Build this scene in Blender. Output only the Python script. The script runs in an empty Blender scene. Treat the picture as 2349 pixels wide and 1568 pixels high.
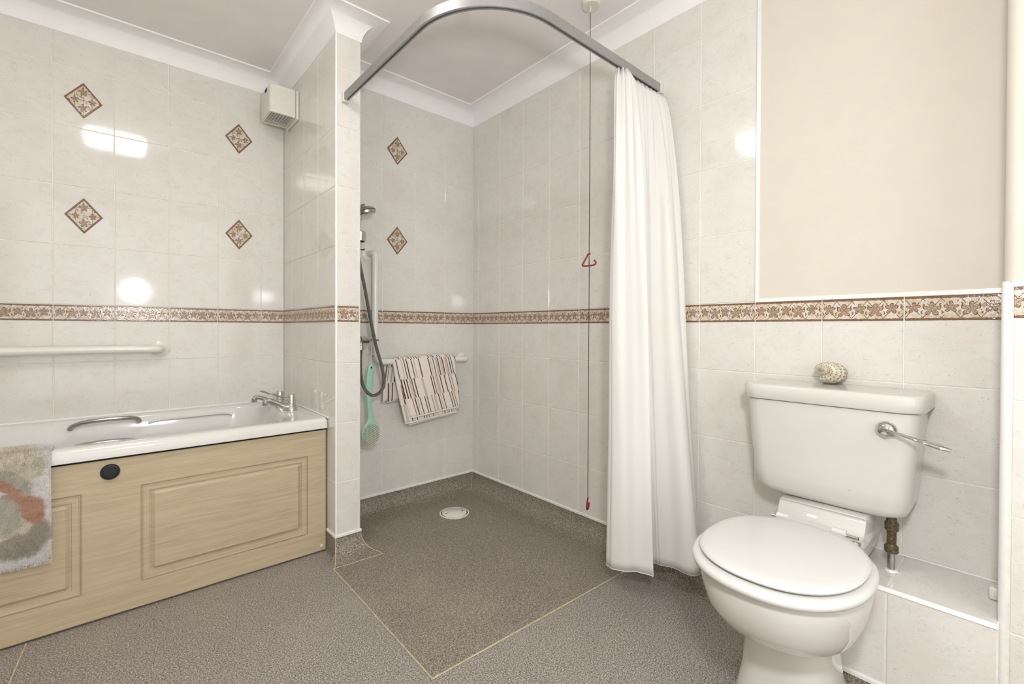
import bpy, bmesh, math, random
from math import sin, cos, pi, radians, sqrt, atan2
from mathutils import Vector, Matrix

random.seed(7)
scene = bpy.context.scene
COL = scene.collection

# ------------------------------------------------------------------ camera
CAM = Vector((-1.7559, -2.3309, 1.0023))
yaw, pitch, roll = -0.7091, -0.0085, 0.0036
fwd = Vector((-sin(yaw) * cos(pitch), cos(yaw) * cos(pitch), sin(pitch)))
rgt = Vector((cos(yaw), sin(yaw), 0))
upv = rgt.cross(fwd)
R_ = cos(roll) * rgt + sin(roll) * upv
U_ = -sin(roll) * rgt + cos(roll) * upv
cd = bpy.data.cameras.new('camera')
cd.sensor_width = 36
cd.lens = 16.087
cd.shift_x, cd.shift_y = 0.00986, -0.00942
cd.clip_start = 0.02
cam = bpy.data.objects.new('camera', cd)
COL.objects.link(cam)
cam.matrix_world = Matrix(((R_.x, U_.x, -fwd.x, CAM.x), (R_.y, U_.y, -fwd.y, CAM.y), (R_.z, U_.z, -fwd.z, CAM.z), (0, 0, 0, 1)))
scene.camera = cam

# ------------------------------------------------------------------ light + exposure
W = bpy.data.worlds.new('world')
scene.world = W
W.use_nodes = True
W.node_tree.nodes['Background'].inputs[0].default_value = (1, 0.97, 0.92, 1)
W.node_tree.nodes['Background'].inputs[1].default_value = 0.3
scene.view_settings.view_transform = 'Standard'
scene.view_settings.look = 'None'
scene.view_settings.gamma = 1
scene.view_settings.use_curve_mapping = False
scene.view_settings.exposure = 0.50
LAMP_W = 16.5          # emission of the ceiling lamp's diffuser
FLASH_W = 31.0


def area(name, loc, target, size, power, col, shape='DISK', size_y=None):
    l = bpy.data.lights.new(name, 'AREA')
    l.shape = shape
    l.size = size
    if size_y:
        l.size_y = size_y
    l.energy = power
    l.color = col
    o = bpy.data.objects.new(name, l)
    COL.objects.link(o)
    o.location = loc
    o.rotation_euler = (Vector(target) - Vector(loc)).to_track_quat('-Z', 'Y').to_euler()
    return o


fl = bpy.data.lights.new('camera_flash', 'POINT')
fl.energy = FLASH_W
fl.shadow_soft_size = 0.065
fl.color = (0.975, 0.975, 1.0)
flo = bpy.data.objects.new('camera_flash', fl)
COL.objects.link(flo)
flo.location = (-1.56, -2.36, 1.33)
area('rear_fill', (-1.5, -3.5, 1.3), (-1.2, 0.0, 1.3), 1.9, 11.5, (0.965, 0.975, 1.0), 'RECTANGLE', 2.0)  # unseen soft fill added behind the camera to even out the room

# ------------------------------------------------------------------ node helpers
class V:
    """tiny arithmetic layer over Math nodes"""
    def __init__(s, nt, sock):
        s.nt, s.s = nt, sock

    def op(s, kind, *o, clamp=False):
        n = s.nt.nodes.new('ShaderNodeMath')
        n.operation = kind
        n.use_clamp = clamp
        for i, x in enumerate((s,) + o):
            if isinstance(x, V):
                s.nt.links.new(x.s, n.inputs[i])
            else:
                n.inputs[i].default_value = x
        return V(s.nt, n.outputs[0])
    def __add__(s, o): return s.op('ADD', o)
    def __sub__(s, o): return s.op('SUBTRACT', o)
    def __mul__(s, o): return s.op('MULTIPLY', o)
    def __truediv__(s, o): return s.op('DIVIDE', o)
    def lt(s, o): return s.op('LESS_THAN', o)
    def gt(s, o): return s.op('GREATER_THAN', o)
    def abs(s): return s.op('ABSOLUTE')
    def frac(s): return s.op('FRACT')
    def floor(s): return s.op('FLOOR')
    def mx(s, o): return s.op('MAXIMUM', o)
    def mn(s, o): return s.op('MINIMUM', o)
    def step(s, lo, hi):
        n = s.nt.nodes.new('ShaderNodeMapRange')
        n.interpolation_type = 'SMOOTHSTEP'
        s.nt.links.new(s.s, n.inputs[0])
        n.inputs[1].default_value = lo
        n.inputs[2].default_value = hi
        return V(s.nt, n.outputs[0])


def srgb(r, g, b):
    f = lambda c: (c / 255 / 12.92) if c / 255 <= 0.04045 else ((c / 255 + 0.055) / 1.055) ** 2.4
    return (f(r), f(g), f(b), 1)


def newmat(name, col=(0.8, 0.8, 0.8, 1), rough=0.5, metal=0.0, spec=0.5):
    m = bpy.data.materials.new(name)
    m.use_nodes = True
    b = m.node_tree.nodes['Principled BSDF']
    b.inputs['Base Color'].default_value = col
    b.inputs['Roughness'].default_value = rough
    b.inputs['Metallic'].default_value = metal
    b.inputs['Specular IOR Level'].default_value = spec
    return m, m.node_tree, b


def noise(nt, vec, scale, detail=3, rough=0.55, out=0):
    n = nt.nodes.new('ShaderNodeTexNoise')
    n.inputs['Scale'].default_value = scale
    n.inputs['Detail'].default_value = detail
    n.inputs['Roughness'].default_value = rough
    if vec is not None:
        nt.links.new(vec, n.inputs['Vector'])
    return V(nt, n.outputs[out])


def mapping(nt, src, scale=(1, 1, 1), loc=None):
    n = nt.nodes.new('ShaderNodeMapping')
    nt.links.new(src, n.inputs['Vector'])
    n.inputs['Scale'].default_value = scale
    if loc is not None:
        n.inputs['Location'].default_value = loc
    return n.outputs[0]


def mix(nt, fac, a, b):
    n = nt.nodes.new('ShaderNodeMix')
    n.data_type = 'RGBA'
    if isinstance(fac, V):
        nt.links.new(fac.s, n.inputs[0])
    else:
        n.inputs[0].default_value = fac
    for x, i in ((a, 6), (b, 7)):
        if isinstance(x, tuple):
            n.inputs[i].default_value = x
        else:
            nt.links.new(x, n.inputs[i])
    return n.outputs[2]


def bump(nt, b, h, strength, dist=0.002):
    n = nt.nodes.new('ShaderNodeBump')
    n.inputs['Strength'].default_value = strength
    n.inputs['Distance'].default_value = dist
    nt.links.new(h.s, n.inputs['Height'])
    nt.links.new(n.outputs[0], b.inputs['Normal'])


def geo(nt):
    return nt.nodes.new('ShaderNodeNewGeometry').outputs['Position']


def objc(nt):
    return nt.nodes.new('ShaderNodeTexCoord').outputs['Object']


def uvc(nt):
    n = nt.nodes.new('ShaderNodeTexCoord')
    s = nt.nodes.new('ShaderNodeSeparateXYZ')
    nt.links.new(n.outputs['UV'], s.inputs[0])
    return n.outputs['UV'], V(nt, s.outputs[0]), V(nt, s.outputs[1])


# ------------------------------------------------------------------ materials
def tile_mat(name, lift=1.0):
    m, nt, b = newmat(name, rough=0.07)
    oi = nt.nodes.new('ShaderNodeObjectInfo')
    cb = nt.nodes.new('ShaderNodeCombineXYZ')
    rnd = V(nt, oi.outputs['Random'])
    for i, k in enumerate((37.0, 91.0, 53.0)):
        nt.links.new((rnd * k).s, cb.inputs[i])
    ad = nt.nodes.new('ShaderNodeVectorMath')
    nt.links.new(geo(nt), ad.inputs[0])
    nt.links.new(cb.outputs[0], ad.inputs[1])
    p = ad.outputs[0]
    patch = noise(nt, p, 9, 3, 0.6).step(0.42, 0.68)
    cloud = noise(nt, mapping(nt, p, (1, 1, 1.6), loc=(5, 2, 8)), 26, 5, 0.75).step(0.5, 0.72)
    fleck = noise(nt, mapping(nt, p, (1, 1, 2.0)), 150, 3, 0.6).step(0.56, 0.70)
    gate = noise(nt, mapping(nt, p, (1, 1, 1.5)), 24, 4, 0.75).step(0.44, 0.64)
    fine = noise(nt, p, 420, 2, 0.6).step(0.56, 0.75)
    c = mix(nt, patch, srgb(224, 222, 216), srgb(221, 217, 210))
    c = mix(nt, cloud * 0.75, c, srgb(210, 209, 205))
    c = mix(nt, fleck * gate * 0.62, c, srgb(168, 163, 160))
    c = mix(nt, fine * 0.22, c, srgb(186, 180, 172))
    nt.links.new(c, b.inputs['Base Color'])
    bump(nt, b, noise(nt, p, 22, 2), 0.05, 0.002)
    return m


def pattern(nt, cu, cv, cell_u, cell_v, p, idx):
    """cu, cv in 0..1 inside one lattice cell; returns masks for lattice line, petals, petal outline, ring, ring fill"""
    l1 = (cv - cu).abs()
    l2 = (cv - (cu * -1 + 1)).abs()
    brk = noise(nt, p, 75, 2).gt(0.44)
    line = l1.mn(l2).lt(0.030) * brk
    par = (idx * 0.5).frac() * 2                       # 0 / 1 on alternate cells
    dx = (cu - 0.5) * cell_u
    dy = (cv - 0.5 + (par - 0.5) * 0.08) * cell_v
    dx = dx + (noise(nt, mapping(nt, p, loc=(1, 7, 2)), 48, 1) - 0.5) * 0.007
    dy = dy + (noise(nt, mapping(nt, p, loc=(6, 1, 3)), 48, 1) - 0.5) * 0.009
    r = (dx * dx + dy * dy).op('SQRT')
    th = dy.op('ARCTAN2', dx)
    rad = ((th * 2.5 - 0.7854).op('COSINE').abs().op('POWER', 0.7) * (cell_v * 0.27)) + cell_v * 0.05
    rad = rad * (par * 0.25 + 0.88)
    fill = r.lt(rad)
    edge = (r - rad).abs().lt(0.0012)
    vein = (r - rad * 0.6).abs().lt(0.0009)
    ex = cu.mn(cu * -1 + 1) * cell_u + 0.001
    ey = (cv - (par * 0.36 + 0.30)).abs() * cell_v
    rr = (ex * ex + ey * ey).op('SQRT') + (noise(nt, p, 90, 1) - 0.5) * 0.003
    ring = (rr - 0.0044).abs().lt(0.0010)
    dot = rr.lt(0.0050)
    return line, fill, edge.mx(vein * 0.55), ring, dot


def border_mat(name, rhomb=False):
    m, nt, b = newmat(name, rough=0.12)
    uv, u, v = uvc(nt)
    p = geo(nt)
    w1 = (noise(nt, p, 140, 2) - 0.5) * 0.10
    w2 = (noise(nt, mapping(nt, p, loc=(3, 3, 3)), 140, 2) - 0.5) * 0.10
    if rhomb:
        e = u.mn(u * -1 + 1).mn(v).mn(v * -1 + 1)
        band = (e + w1 * 0.35).lt(0.075)
        rough_band = (e + w1 * 0.35)
        su, sv = (u - 0.06) / 0.88 * 2, (v - 0.06) / 0.88 * 2
        cu, cv = (su + w1 * 0.5).frac(), (sv + w2 * 0.5).frac()
        line, fill, edge, ring, dot = pattern(nt, cu, cv, 0.045, 0.045, p, su.floor() + sv.floor())
    else:
        vv = v.mn(v * -1 + 1)
        band = (vv + w1 * 0.9).lt(0.098)
        su = u * 5.2
        cu, cv = (su + w1 * 0.6).frac(), ((v - 0.1) / 0.8 + w2 * 0.5)
        line, fill, edge, ring, dot = pattern(nt, cu, cv, 0.0385, 0.054, p, su.floor())
    mott = noise(nt, p, 45, 4, 0.65)
    grit = noise(nt, p, 420, 3, 0.7)
    base = mix(nt, mott.step(0.42, 0.56), srgb(204, 186, 158), srgb(218, 208, 196))
    base = mix(nt, grit.step(0.54, 0.68) * 0.55, base, srgb(120, 108, 96))
    pet = mix(nt, grit.step(0.4, 0.6), srgb(142, 112, 92), srgb(190, 166, 144))
    c = mix(nt, dot * 0.8, base, srgb(172, 142, 118))
    c = mix(nt, ring * 0.9, c, srgb(96, 66, 46))
    c = mix(nt, line * 0.85, c, srgb(84, 62, 48))
    c = mix(nt, fill * 0.9, c, pet)
    c = mix(nt, edge * 0.9, c, srgb(92, 58, 42))
    bc = mix(nt, noise(nt, mapping(nt, uv, (3, 30, 1)), 5, 3, 0.7).step(0.42, 0.6), srgb(96, 68, 50), srgb(150, 118, 94))
    c = mix(nt, band, c, bc)
    nt.links.new(c, b.inputs['Base Color'])
    h = fill * 0.9 - edge * 0.8 - line * 0.7 + band * 0.5 + ring * 0.5 + noise(nt, p, 160, 2) * 0.5
    bump(nt, b, h, 0.75, 0.0016)
    return m


def plain(name, c, rough=0.4, metal=0.0, spec=0.5, tex=0.0, scale=60, bmp=0.0):
    m, nt, b = newmat(name, c, rough, metal, spec)
    p = geo(nt)
    n = noise(nt, p, scale, 3)
    d = tuple(x * (1 - tex) for x in c[:3]) + (1,)
    nt.links.new(mix(nt, n.step(0.35, 0.65), c, d), b.inputs['Base Color'])
    if bmp:
        bump(nt, b, n, bmp, 0.001)
    return m


def vinyl_mat(name, base, dark, light):
    m, nt, b = newmat(name, rough=0.42, spec=0.4)
    p = geo(nt)
    a = noise(nt, p, 215, 3, 0.65)
    c2 = noise(nt, mapping(nt, p, loc=(9, 4, 1)), 280, 3, 0.65)
    c = mix(nt, a.step(0.47, 0.60), base, dark)
    c = mix(nt, c2.step(0.53, 0.62), c, light)
    big = noise(nt, p, 3.2, 4, 0.6).step(0.45, 0.75)
    c = mix(nt, big * 0.13, c, srgb(196, 184, 160))
    nt.links.new(c, b.inputs['Base Color'])
    bump(nt, b, a, 0.25, 0.001)
    return m


def wood_mat():
    m, nt, b = newmat('light_wood_foil', rough=0.38, spec=0.35)
    p = geo(nt)
    wv = nt.nodes.new('ShaderNodeTexWave')
    wv.bands_direction = 'Z'
    wv.inputs['Scale'].default_value = 3.4
    wv.inputs['Distortion'].default_value = 14
    wv.inputs['Detail'].default_value = 3
    wv.inputs['Detail Scale'].default_value = 1.3
    nt.links.new(mapping(nt, p, (0.55, 1, 3.2)), wv.inputs['Vector'])
    g = noise(nt, mapping(nt, p, (9, 9, 380)), 1.0, 3, 0.6)
    g2 = noise(nt, mapping(nt, p, (1.6, 1, 16)), 1.2, 3, 0.6)
    c = mix(nt, V(nt, wv.outputs[1]).step(0.15, 0.95) * 0.55, srgb(196, 180, 152), srgb(184, 166, 138))
    c = mix(nt, g.step(0.35, 0.7) * 0.5, c, srgb(166, 148, 120))
    c = mix(nt, g2.step(0.4, 0.7) * 0.45, c, srgb(200, 185, 157))
    nt.links.new(c, b.inputs['Base Color'])
    bump(nt, b, g, 0.08, 0.001)
    return m


def curtain_mat():
    m, nt, b = newmat('curtain_cloth', srgb(236, 236, 230), 0.62, spec=0.25)
    p = geo(nt)
    sp = nt.nodes.new('ShaderNodeSeparateXYZ')
    nt.links.new(p, sp.inputs[0])
    z = V(nt, sp.outputs[2])
    n = noise(nt, mapping(nt, p, (9, 9, 0.8)), 1.5, 3)
    c = mix(nt, n.step(0.5, 0.72) * 0.5, srgb(247, 247, 244), srgb(243, 241, 230))
    st = (z + noise(nt, p, 30, 3) * 0.05).op('MULTIPLY', -1.0).step(-0.115, -0.07)
    c = mix(nt, st * 0.45, c, srgb(196, 176, 130))
    nt.links.new(c, b.inputs['Base Color'])
    b.inputs['Subsurface Weight'].default_value = 0.0
    tr = nt.nodes.new('ShaderNodeBsdfTranslucent')
    nt.links.new(c, tr.inputs[0])
    ms = nt.nodes.new('ShaderNodeMixShader')
    ms.inputs[0].default_value = 0.28
    out = nt.nodes['Material Output']
    nt.links.new(b.outputs[0], ms.inputs[1])
    nt.links.new(tr.outputs[0], ms.inputs[2])
    nt.links.new(ms.outputs[0], out.inputs[0])
    bump(nt, b, noise(nt, mapping(nt, p, (1, 1, 0.35)), 28, 4), 0.25, 0.003)
    return m


def ramp(nt, fac, stops, interp='CONSTANT'):
    n = nt.nodes.new('ShaderNodeValToRGB')
    n.color_ramp.interpolation = interp
    el = n.color_ramp.elements
    while len(el) > 1:
        el.remove(el[-1])
    el[0].position, el[0].color = stops[0]
    for pos, c in stops[1:]:
        e = el.new(pos)
        e.color = c
    nt.links.new(fac.s, n.inputs[0])
    return n.outputs[0]


def towel_mat():
    m, nt, b = newmat('striped_terry', rough=0.9, spec=0.15)
    uv, u, v = uvc(nt)
    row = (v * 9.5).floor()
    cell = (u * 26 + row * 0.37)
    idx = cell.floor()
    fr = cell.frac()
    cb = nt.nodes.new('ShaderNodeCombineXYZ')
    nt.links.new(idx.s, cb.inputs[0])
    nt.links.new(row.s, cb.inputs[1])
    wn = nt.nodes.new('ShaderNodeTexWhiteNoise')
    wn.noise_dimensions = '2D'
    nt.links.new(cb.outputs[0], wn.inputs['Vector'])
    rv = V(nt, wn.outputs[0])
    cream = srgb(240, 232, 225)
    col = ramp(nt, rv, [(0, cream), (0.30, srgb(26, 20, 26)), (0.50, srgb(78, 26, 22)), (0.64, srgb(158, 112, 66)),
                        (0.72, srgb(208, 194, 184)), (0.84, srgb(178, 172, 142)), (0.94, cream)])
    wid = ramp(nt, rv, [(0, (1, 1, 1, 1)), (0.30, (.32, .32, .32, 1)), (0.50, (.42, .42, .42, 1)), (0.64, (.3, .3, .3, 1)),
                        (0.72, (.95, .95, .95, 1)), (0.84, (.25, .25, .25, 1))])
    c = mix(nt, fr.lt(V(nt, wid)), cream, col)
    hem = v.lt(0.011)
    c = mix(nt, hem * 0.85, c, cream)
    c = mix(nt, (v - 0.0115).abs().lt(0.0012) * 0.5, c, srgb(120, 104, 96))
    p = geo(nt)
    nn = noise(nt, p, 520, 2)
    c = mix(nt, nn.step(0.35, 0.6) * 0.18, c, srgb(170, 158, 146))
    nt.links.new(c, b.inputs['Base Color'])
    bump(nt, b, nn, 0.6, 0.002)
    return m


def mat_mat():
    """tufted bath mat: petals in beige, grey green and terracotta on white"""
    m, nt, b = newmat('tufted_pile', rough=0.95, spec=0.1)
    p = geo(nt)
    sp = nt.nodes.new('ShaderNodeSeparateXYZ')
    nt.links.new(p, sp.inputs[0])
    wx = (noise(nt, p, 32, 2) - 0.5) * 0.03
    wz = (noise(nt, mapping(nt, p, loc=(4, 4, 4)), 32, 2) - 0.5) * 0.03
    x = V(nt, sp.outputs[0]) + wx
    z = V(nt, sp.outputs[2]) + wz

    def ell(cx, cz, a, bb, rot):
        dx, dz = x - cx, z - cz
        p1 = (dx * cos(rot) + dz * sin(rot)) / a
        p2 = (dz * cos(rot) - dx * sin(rot)) / bb
        return (p1 * p1 + p2 * p2).op('SQRT').step(1.22, 0.84)
    white, beige, green, terra, dark = srgb(226, 224, 222), srgb(192, 182, 160), srgb(160, 158, 142), srgb(176, 120, 86), srgb(128, 120, 106)
    c = white
    terra, dark, green, beige = srgb(190, 152, 130), srgb(166, 158, 144), srgb(188, 185, 172), srgb(212, 204, 186)
    for col, e in ((beige, (-1.972, .575, .062, .055, -.5)), (green, (-1.985, .528, .06, .022, -.75)), (terra, (-2.0, .515, .045, .013, -.7)),
                   (dark, (-1.965, .345, .07, .055, .3)), (beige, (-1.99, .385, .055, .04, .5)),
                   (terra, (-1.965, .45, .057, .033, -.45)), (terra, (-1.935, .415, .022, .03, .4)),
                   (green, (-2.005, .425, .042, .06, .25)), (dark, (-1.99, .335, .03, .02, .6)),
                   (green, (-2.16, .52, .07, .05, .6)), (terra, (-2.2, .42, .06, .04, -.6)), (beige, (-2.28, .5, .06, .06, 0.)), (beige, (-2.14, .34, .05, .05, 0.3))):
        c = mix(nt, ell(*e), c, col)
    g = noise(nt, p, 260, 3, 0.7)
    c = mix(nt, g.step(0.5, 0.7) * 0.25, c, srgb(112, 104, 92))
    nt.links.new(c, b.inputs['Base Color'])
    bump(nt, b, g, 0.6, 0.004)
    return m


def shell_mat():
    m, nt, b = newmat('mottled_shell', rough=0.4)
    uv, u, v = uvc(nt)
    p = geo(nt)
    cu, cv = (u * 74).frac(), (v * 15).frac()
    dx, dy = cu - 0.5, cv - 0.5
    d = (dx * dx * 1.6 + dy * dy * 3.4).op('SQRT') + (noise(nt, p, 120, 2) - 0.5) * 0.22
    spot = d.step(0.34, 0.22)
    c = mix(nt, noise(nt, p, 70, 3).step(0.4, 0.62), srgb(222, 214, 196), srgb(198, 190, 166))
    rib = ((v * 15).frac() - 0.5).abs()
    c = mix(nt, rib.step(0.3, 0.5) * 0.35, c, srgb(190, 184, 176))
    c = mix(nt, spot * 0.9, c, srgb(92, 68, 38))
    nt.links.new(c, b.inputs['Base Color'])
    bump(nt, b, rib * -1 + spot * 0.5, 0.8, 0.003)
    return m


M = {}
M['tile'] = tile_mat('marbled_wall_tile')
M['border'] = border_mat('relief_border_tile')
M['rhomb'] = border_mat('relief_diamond_tile', True)
M['grout'] = plain('cream_grout', srgb(236, 233, 224), 0.6, tex=0.1, scale=40)
M['paint'] = plain('cream_wall_paint', srgb(216, 210, 197), 0.6, tex=0.02, scale=12, bmp=0.05)
M['ceil'] = plain('ceiling_paint', srgb(240, 236, 233), 0.75, tex=0.03, scale=9, bmp=0.05)
M['cove'] = plain('white_coving_paint', srgb(246, 245, 245), 0.6, tex=0.02, scale=20)
M['trim'] = plain('white_plastic_trim', srgb(236, 236, 233), 0.25, tex=0.02)
M['vinyl'] = vinyl_mat('speckled_floor_vinyl', srgb(146, 139, 131), srgb(88, 82, 76), srgb(214, 208, 199))
M['vinyl2'] = vinyl_mat('speckled_shower_vinyl', srgb(136, 127, 115), srgb(84, 76, 66), srgb(192, 183, 168))
M['weld'] = plain('beige_weld', srgb(206, 193, 160), 0.5, tex=0.2)
M['bath'] = plain('white_acrylic', srgb(222, 221, 217), 0.09, tex=0.02)
M['china'] = plain('white_vitreous_china', srgb(209, 207, 201), 0.06, tex=0.015, scale=8)
M['seat'] = plain('white_seat_plastic', srgb(212, 212, 209), 0.16, tex=0.01)
M['chrome'] = plain('chrome', (0.62, 0.61, 0.59, 1), 0.09, 1.0, tex=0.08)
M['satin'] = plain('satin_chrome', (0.5, 0.49, 0.47, 1), 0.24, 1.0, tex=0.15)
M['alu'] = plain('silver_rail_finish', (0.40, 0.40, 0.395, 1), 0.42, 0.7, tex=0.06)
M['brass'] = plain('tarnished_brass', srgb(112, 98, 74), 0.5, 0.6, tex=0.5, scale=160)
M['wood'] = wood_mat()
M['black'] = plain('black_plastic', srgb(26, 28, 34), 0.35, tex=0.2)
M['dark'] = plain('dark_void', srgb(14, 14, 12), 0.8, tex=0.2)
M['white'] = plain('white_powder_coat', srgb(232, 231, 224), 0.22, tex=0.02)
M['fan'] = plain('aged_white_plastic', srgb(224, 222, 212), 0.4, tex=0.04)
M['red'] = plain('red_plastic', srgb(150, 54, 42), 0.35, tex=0.25, scale=140)
M['cord'] = plain('dark_red_cord', srgb(50, 32, 28), 0.7, tex=0.3, scale=300)
M['green'] = plain('mint_green_plastic', srgb(160, 208, 186), 0.35, tex=0.06)
M['bristle'] = plain('cream_bristle', srgb(238, 232, 214), 0.6, tex=0.1, scale=300)
M['string'] = plain('white_string', srgb(228, 218, 204), 0.8, tex=0.1)
M['curtain'] = curtain_mat()
M['towel'] = towel_mat()
M['mat'] = mat_mat()
M['shell'] = shell_mat()
M['shell_in'] = plain('pearly_shell_inside', srgb(150, 122, 96), 0.35, tex=0.5, scale=60)


def hose_mat():
    m, nt, b = newmat('ribbed_chrome', (0.5, 0.49, 0.47, 1), 0.25, 1.0)
    uv, u, v = uvc(nt)
    bump(nt, b, (v * 6.2832 * 400).op('SINE'), 0.9, 0.0015)
    c = mix(nt, (v * 6.2832 * 400).op('SINE').step(-0.9, 0.4), (0.2, 0.2, 0.19, 1), (0.62, 0.61, 0.58, 1))
    nt.links.new(c, b.inputs['Base Color'])
    return m


M['hose'] = hose_mat()
lm, lnt, lb = newmat('lamp_diffuser', srgb(245, 243, 235), 0.4)
lb.inputs['Emission Color'].default_value = (1, 0.985, 0.955, 1)
lb.inputs['Emission Strength'].default_value = LAMP_W
M['lamp'] = lm


# ------------------------------------------------------------------ object helpers
def wloc(o):
    v = Vector((0, 0, 0))
    while o is not None:
        v += o.location
        o = o.parent
    return v


def obj(name, verts, faces, mat, parent=None, smooth=False, uvs=None, origin=None, autos=None):
    off = wloc(parent) if parent else Vector((0, 0, 0))
    o0 = Vector(origin) if origin else Vector((0, 0, 0))
    if parent:
        o0 = off
    me = bpy.data.meshes.new(name)
    me.from_pydata([tuple(Vector(v) - o0) for v in verts], [], faces)
    me.materials.append(mat)
    if uvs is not None:
        l = me.uv_layers.new(name='uv')
        for lp in me.loops:
            l.data[lp.index].uv = uvs[lp.vertex_index]
    if smooth:
        for p in me.polygons:
            p.use_smooth = True
        if autos:
            me.update()
            try:
                me.set_sharp_from_angle(angle=radians(autos))
            except Exception:
                pass
    me.update()
    o = bpy.data.objects.new(name, me)
    COL.objects.link(o)
    if parent:
        o.parent = parent
    else:
        o.location = o0
    return o


def tag(o, label=None, cat=None, group=None, kind=None):
    for k, v in (('label', label), ('category', cat), ('group', group), ('kind', kind)):
        if v:
            o[k] = v
    return o


def thing(name, loc, label, cat, group=None):
    o = bpy.data.objects.new(name, None)
    o.empty_display_size = 0.05
    COL.objects.link(o)
    o.location = loc
    return tag(o, label, cat, group)


class MB:
    def __init__(s):
        s.v, s.f, s.uv = [], [], []

    def add(s, vs, fs, uv=None):
        n = len(s.v)
        s.v += [tuple(x) for x in vs]
        s.uv += uv if uv else [(0, 0)] * len(vs)
        s.f += [tuple(i + n for i in f) for f in fs]
        return s

    def box(s, x0, x1, y0, y1, z0, z1, bev=0.0):
        x0, x1 = sorted((x0, x1)); y0, y1 = sorted((y0, y1)); z0, z1 = sorted((z0, z1))
        if not bev:
            vs = [(x, y, z) for z in (z0, z1) for y in (y0, y1) for x in (x0, x1)]
            return s.add(vs, [(0, 2, 3, 1), (4, 5, 7, 6), (0, 1, 5, 4), (2, 6, 7, 3), (0, 4, 6, 2), (1, 3, 7, 5)])
        bm = bmesh.new()
        bmesh.ops.create_cube(bm, size=1, matrix=Matrix.Translation(((x0 + x1) / 2, (y0 + y1) / 2, (z0 + z1) / 2)) @ Matrix.Diagonal((x1 - x0, y1 - y0, z1 - z0, 1)))
        bmesh.ops.bevel(bm, geom=bm.edges[:], offset=bev, segments=3, profile=0.5, affect='EDGES')
        bm.verts.index_update()
        s.add([v.co[:] for v in bm.verts], [tuple(v.index for v in f.verts) for f in bm.faces])
        bm.free()
        return s

    def loft(s, rings, cap0=True, cap1=True, closed=True):
        n = len(rings[0])
        vs = [p for r in rings for p in r]
        fs = []
        for i in range(len(rings) - 1):
            for j in range(n if closed else n - 1):
                k = (j + 1) % n
                fs.append((i * n + j, i * n + k, (i + 1) * n + k, (i + 1) * n + j))
        if cap0:
            fs.append(tuple(range(n))[::-1])
        if cap1:
            fs.append(tuple((len(rings) - 1) * n + j for j in range(n)))
        return s.add(vs, fs)

    def tube(s, path, r, n=12, cap=True, sub=0, squash=None):
        pts = [Vector(p) for p in path]
        rs = r if isinstance(r, (list, tuple)) else [r] * len(pts)
        if sub:
            pts, rs = smooth_path(pts, sub, rs)
        rings, uvr = [], []
        t0 = (pts[1] - pts[0]).normalized()
        a = Vector((0, 0, 1)) if abs(t0.z) < 0.9 else Vector((1, 0, 0))
        nrm = t0.cross(a).normalized()
        L = 0
        for i, p in enumerate(pts):
            t = (pts[min(i + 1, len(pts) - 1)] - pts[max(i - 1, 0)]).normalized()
            nrm = (nrm - t * nrm.dot(t)).normalized()
            bn = t.cross(nrm)
            if i:
                L += (p - pts[i - 1]).length
            k1, k2 = squash if squash else (1, 1)
            rings.append([p + nrm * cos(2 * pi * j / n) * rs[i] * k1 + bn * sin(2 * pi * j / n) * rs[i] * k2 for j in range(n)])
            uvr += [(j / n, L) for j in range(n)]
        m0 = len(s.v)
        s.loft(rings, cap, cap)
        s.uv[m0:] = uvr
        return s

    def lathe(s, prof, c, axis='z', n=28, cap0=True, cap1=True):
        """prof: list of (radius, height along axis)"""
        c = Vector(c)
        ax = {'x': (Vector((0, 1, 0)), Vector((0, 0, 1)), Vector((1, 0, 0))), 'y': (Vector((0, 0, 1)), Vector((1, 0, 0)), Vector((0, 1, 0))),
              'z': (Vector((1, 0, 0)), Vector((0, 1, 0)), Vector((0, 0, 1)))}
        A = ax[axis] if isinstance(axis, str) else axis
        rings = [[c + A[0] * cos(2 * pi * j / n) * r + A[1] * sin(2 * pi * j / n) * r + A[2] * h for j in range(n)] for r, h in prof]
        return s.loft(rings, cap0, cap1)

    def build(s, name, mat, parent=None, smooth=True, autos=35, uv=False, origin=None):
        return obj(name, s.v, s.f, mat, parent, smooth, s.uv if uv else None, origin, autos)


def smooth_path(pts, sub, rs=None):
    pts = [Vector(p) for p in pts]
    rs = rs or [0] * len(pts)
    out, ro = [], []
    n = len(pts)
    for i in range(n - 1):
        p0, p1, p2, p3 = pts[max(i - 1, 0)], pts[i], pts[i + 1], pts[min(i + 2, n - 1)]
        for k in range(sub):
            t = k / sub
            out.append(0.5 * ((2 * p1) + (p2 - p0) * t + (2 * p0 - 5 * p1 + 4 * p2 - p3) * t * t + (3 * p1 - p0 - 3 * p2 + p3) * t ** 3))
            ro.append(rs[i] * (1 - t) + rs[i + 1] * t)
    out.append(pts[-1])
    ro.append(rs[-1])
    return out, ro


def basis(axis):
    axis = Vector(axis).normalized()
    a = Vector((0, 0, 1)) if abs(axis.z) < 0.9 else Vector((1, 0, 0))
    b = axis.cross(a).normalized()
    return (b, axis.cross(b), axis)


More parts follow.
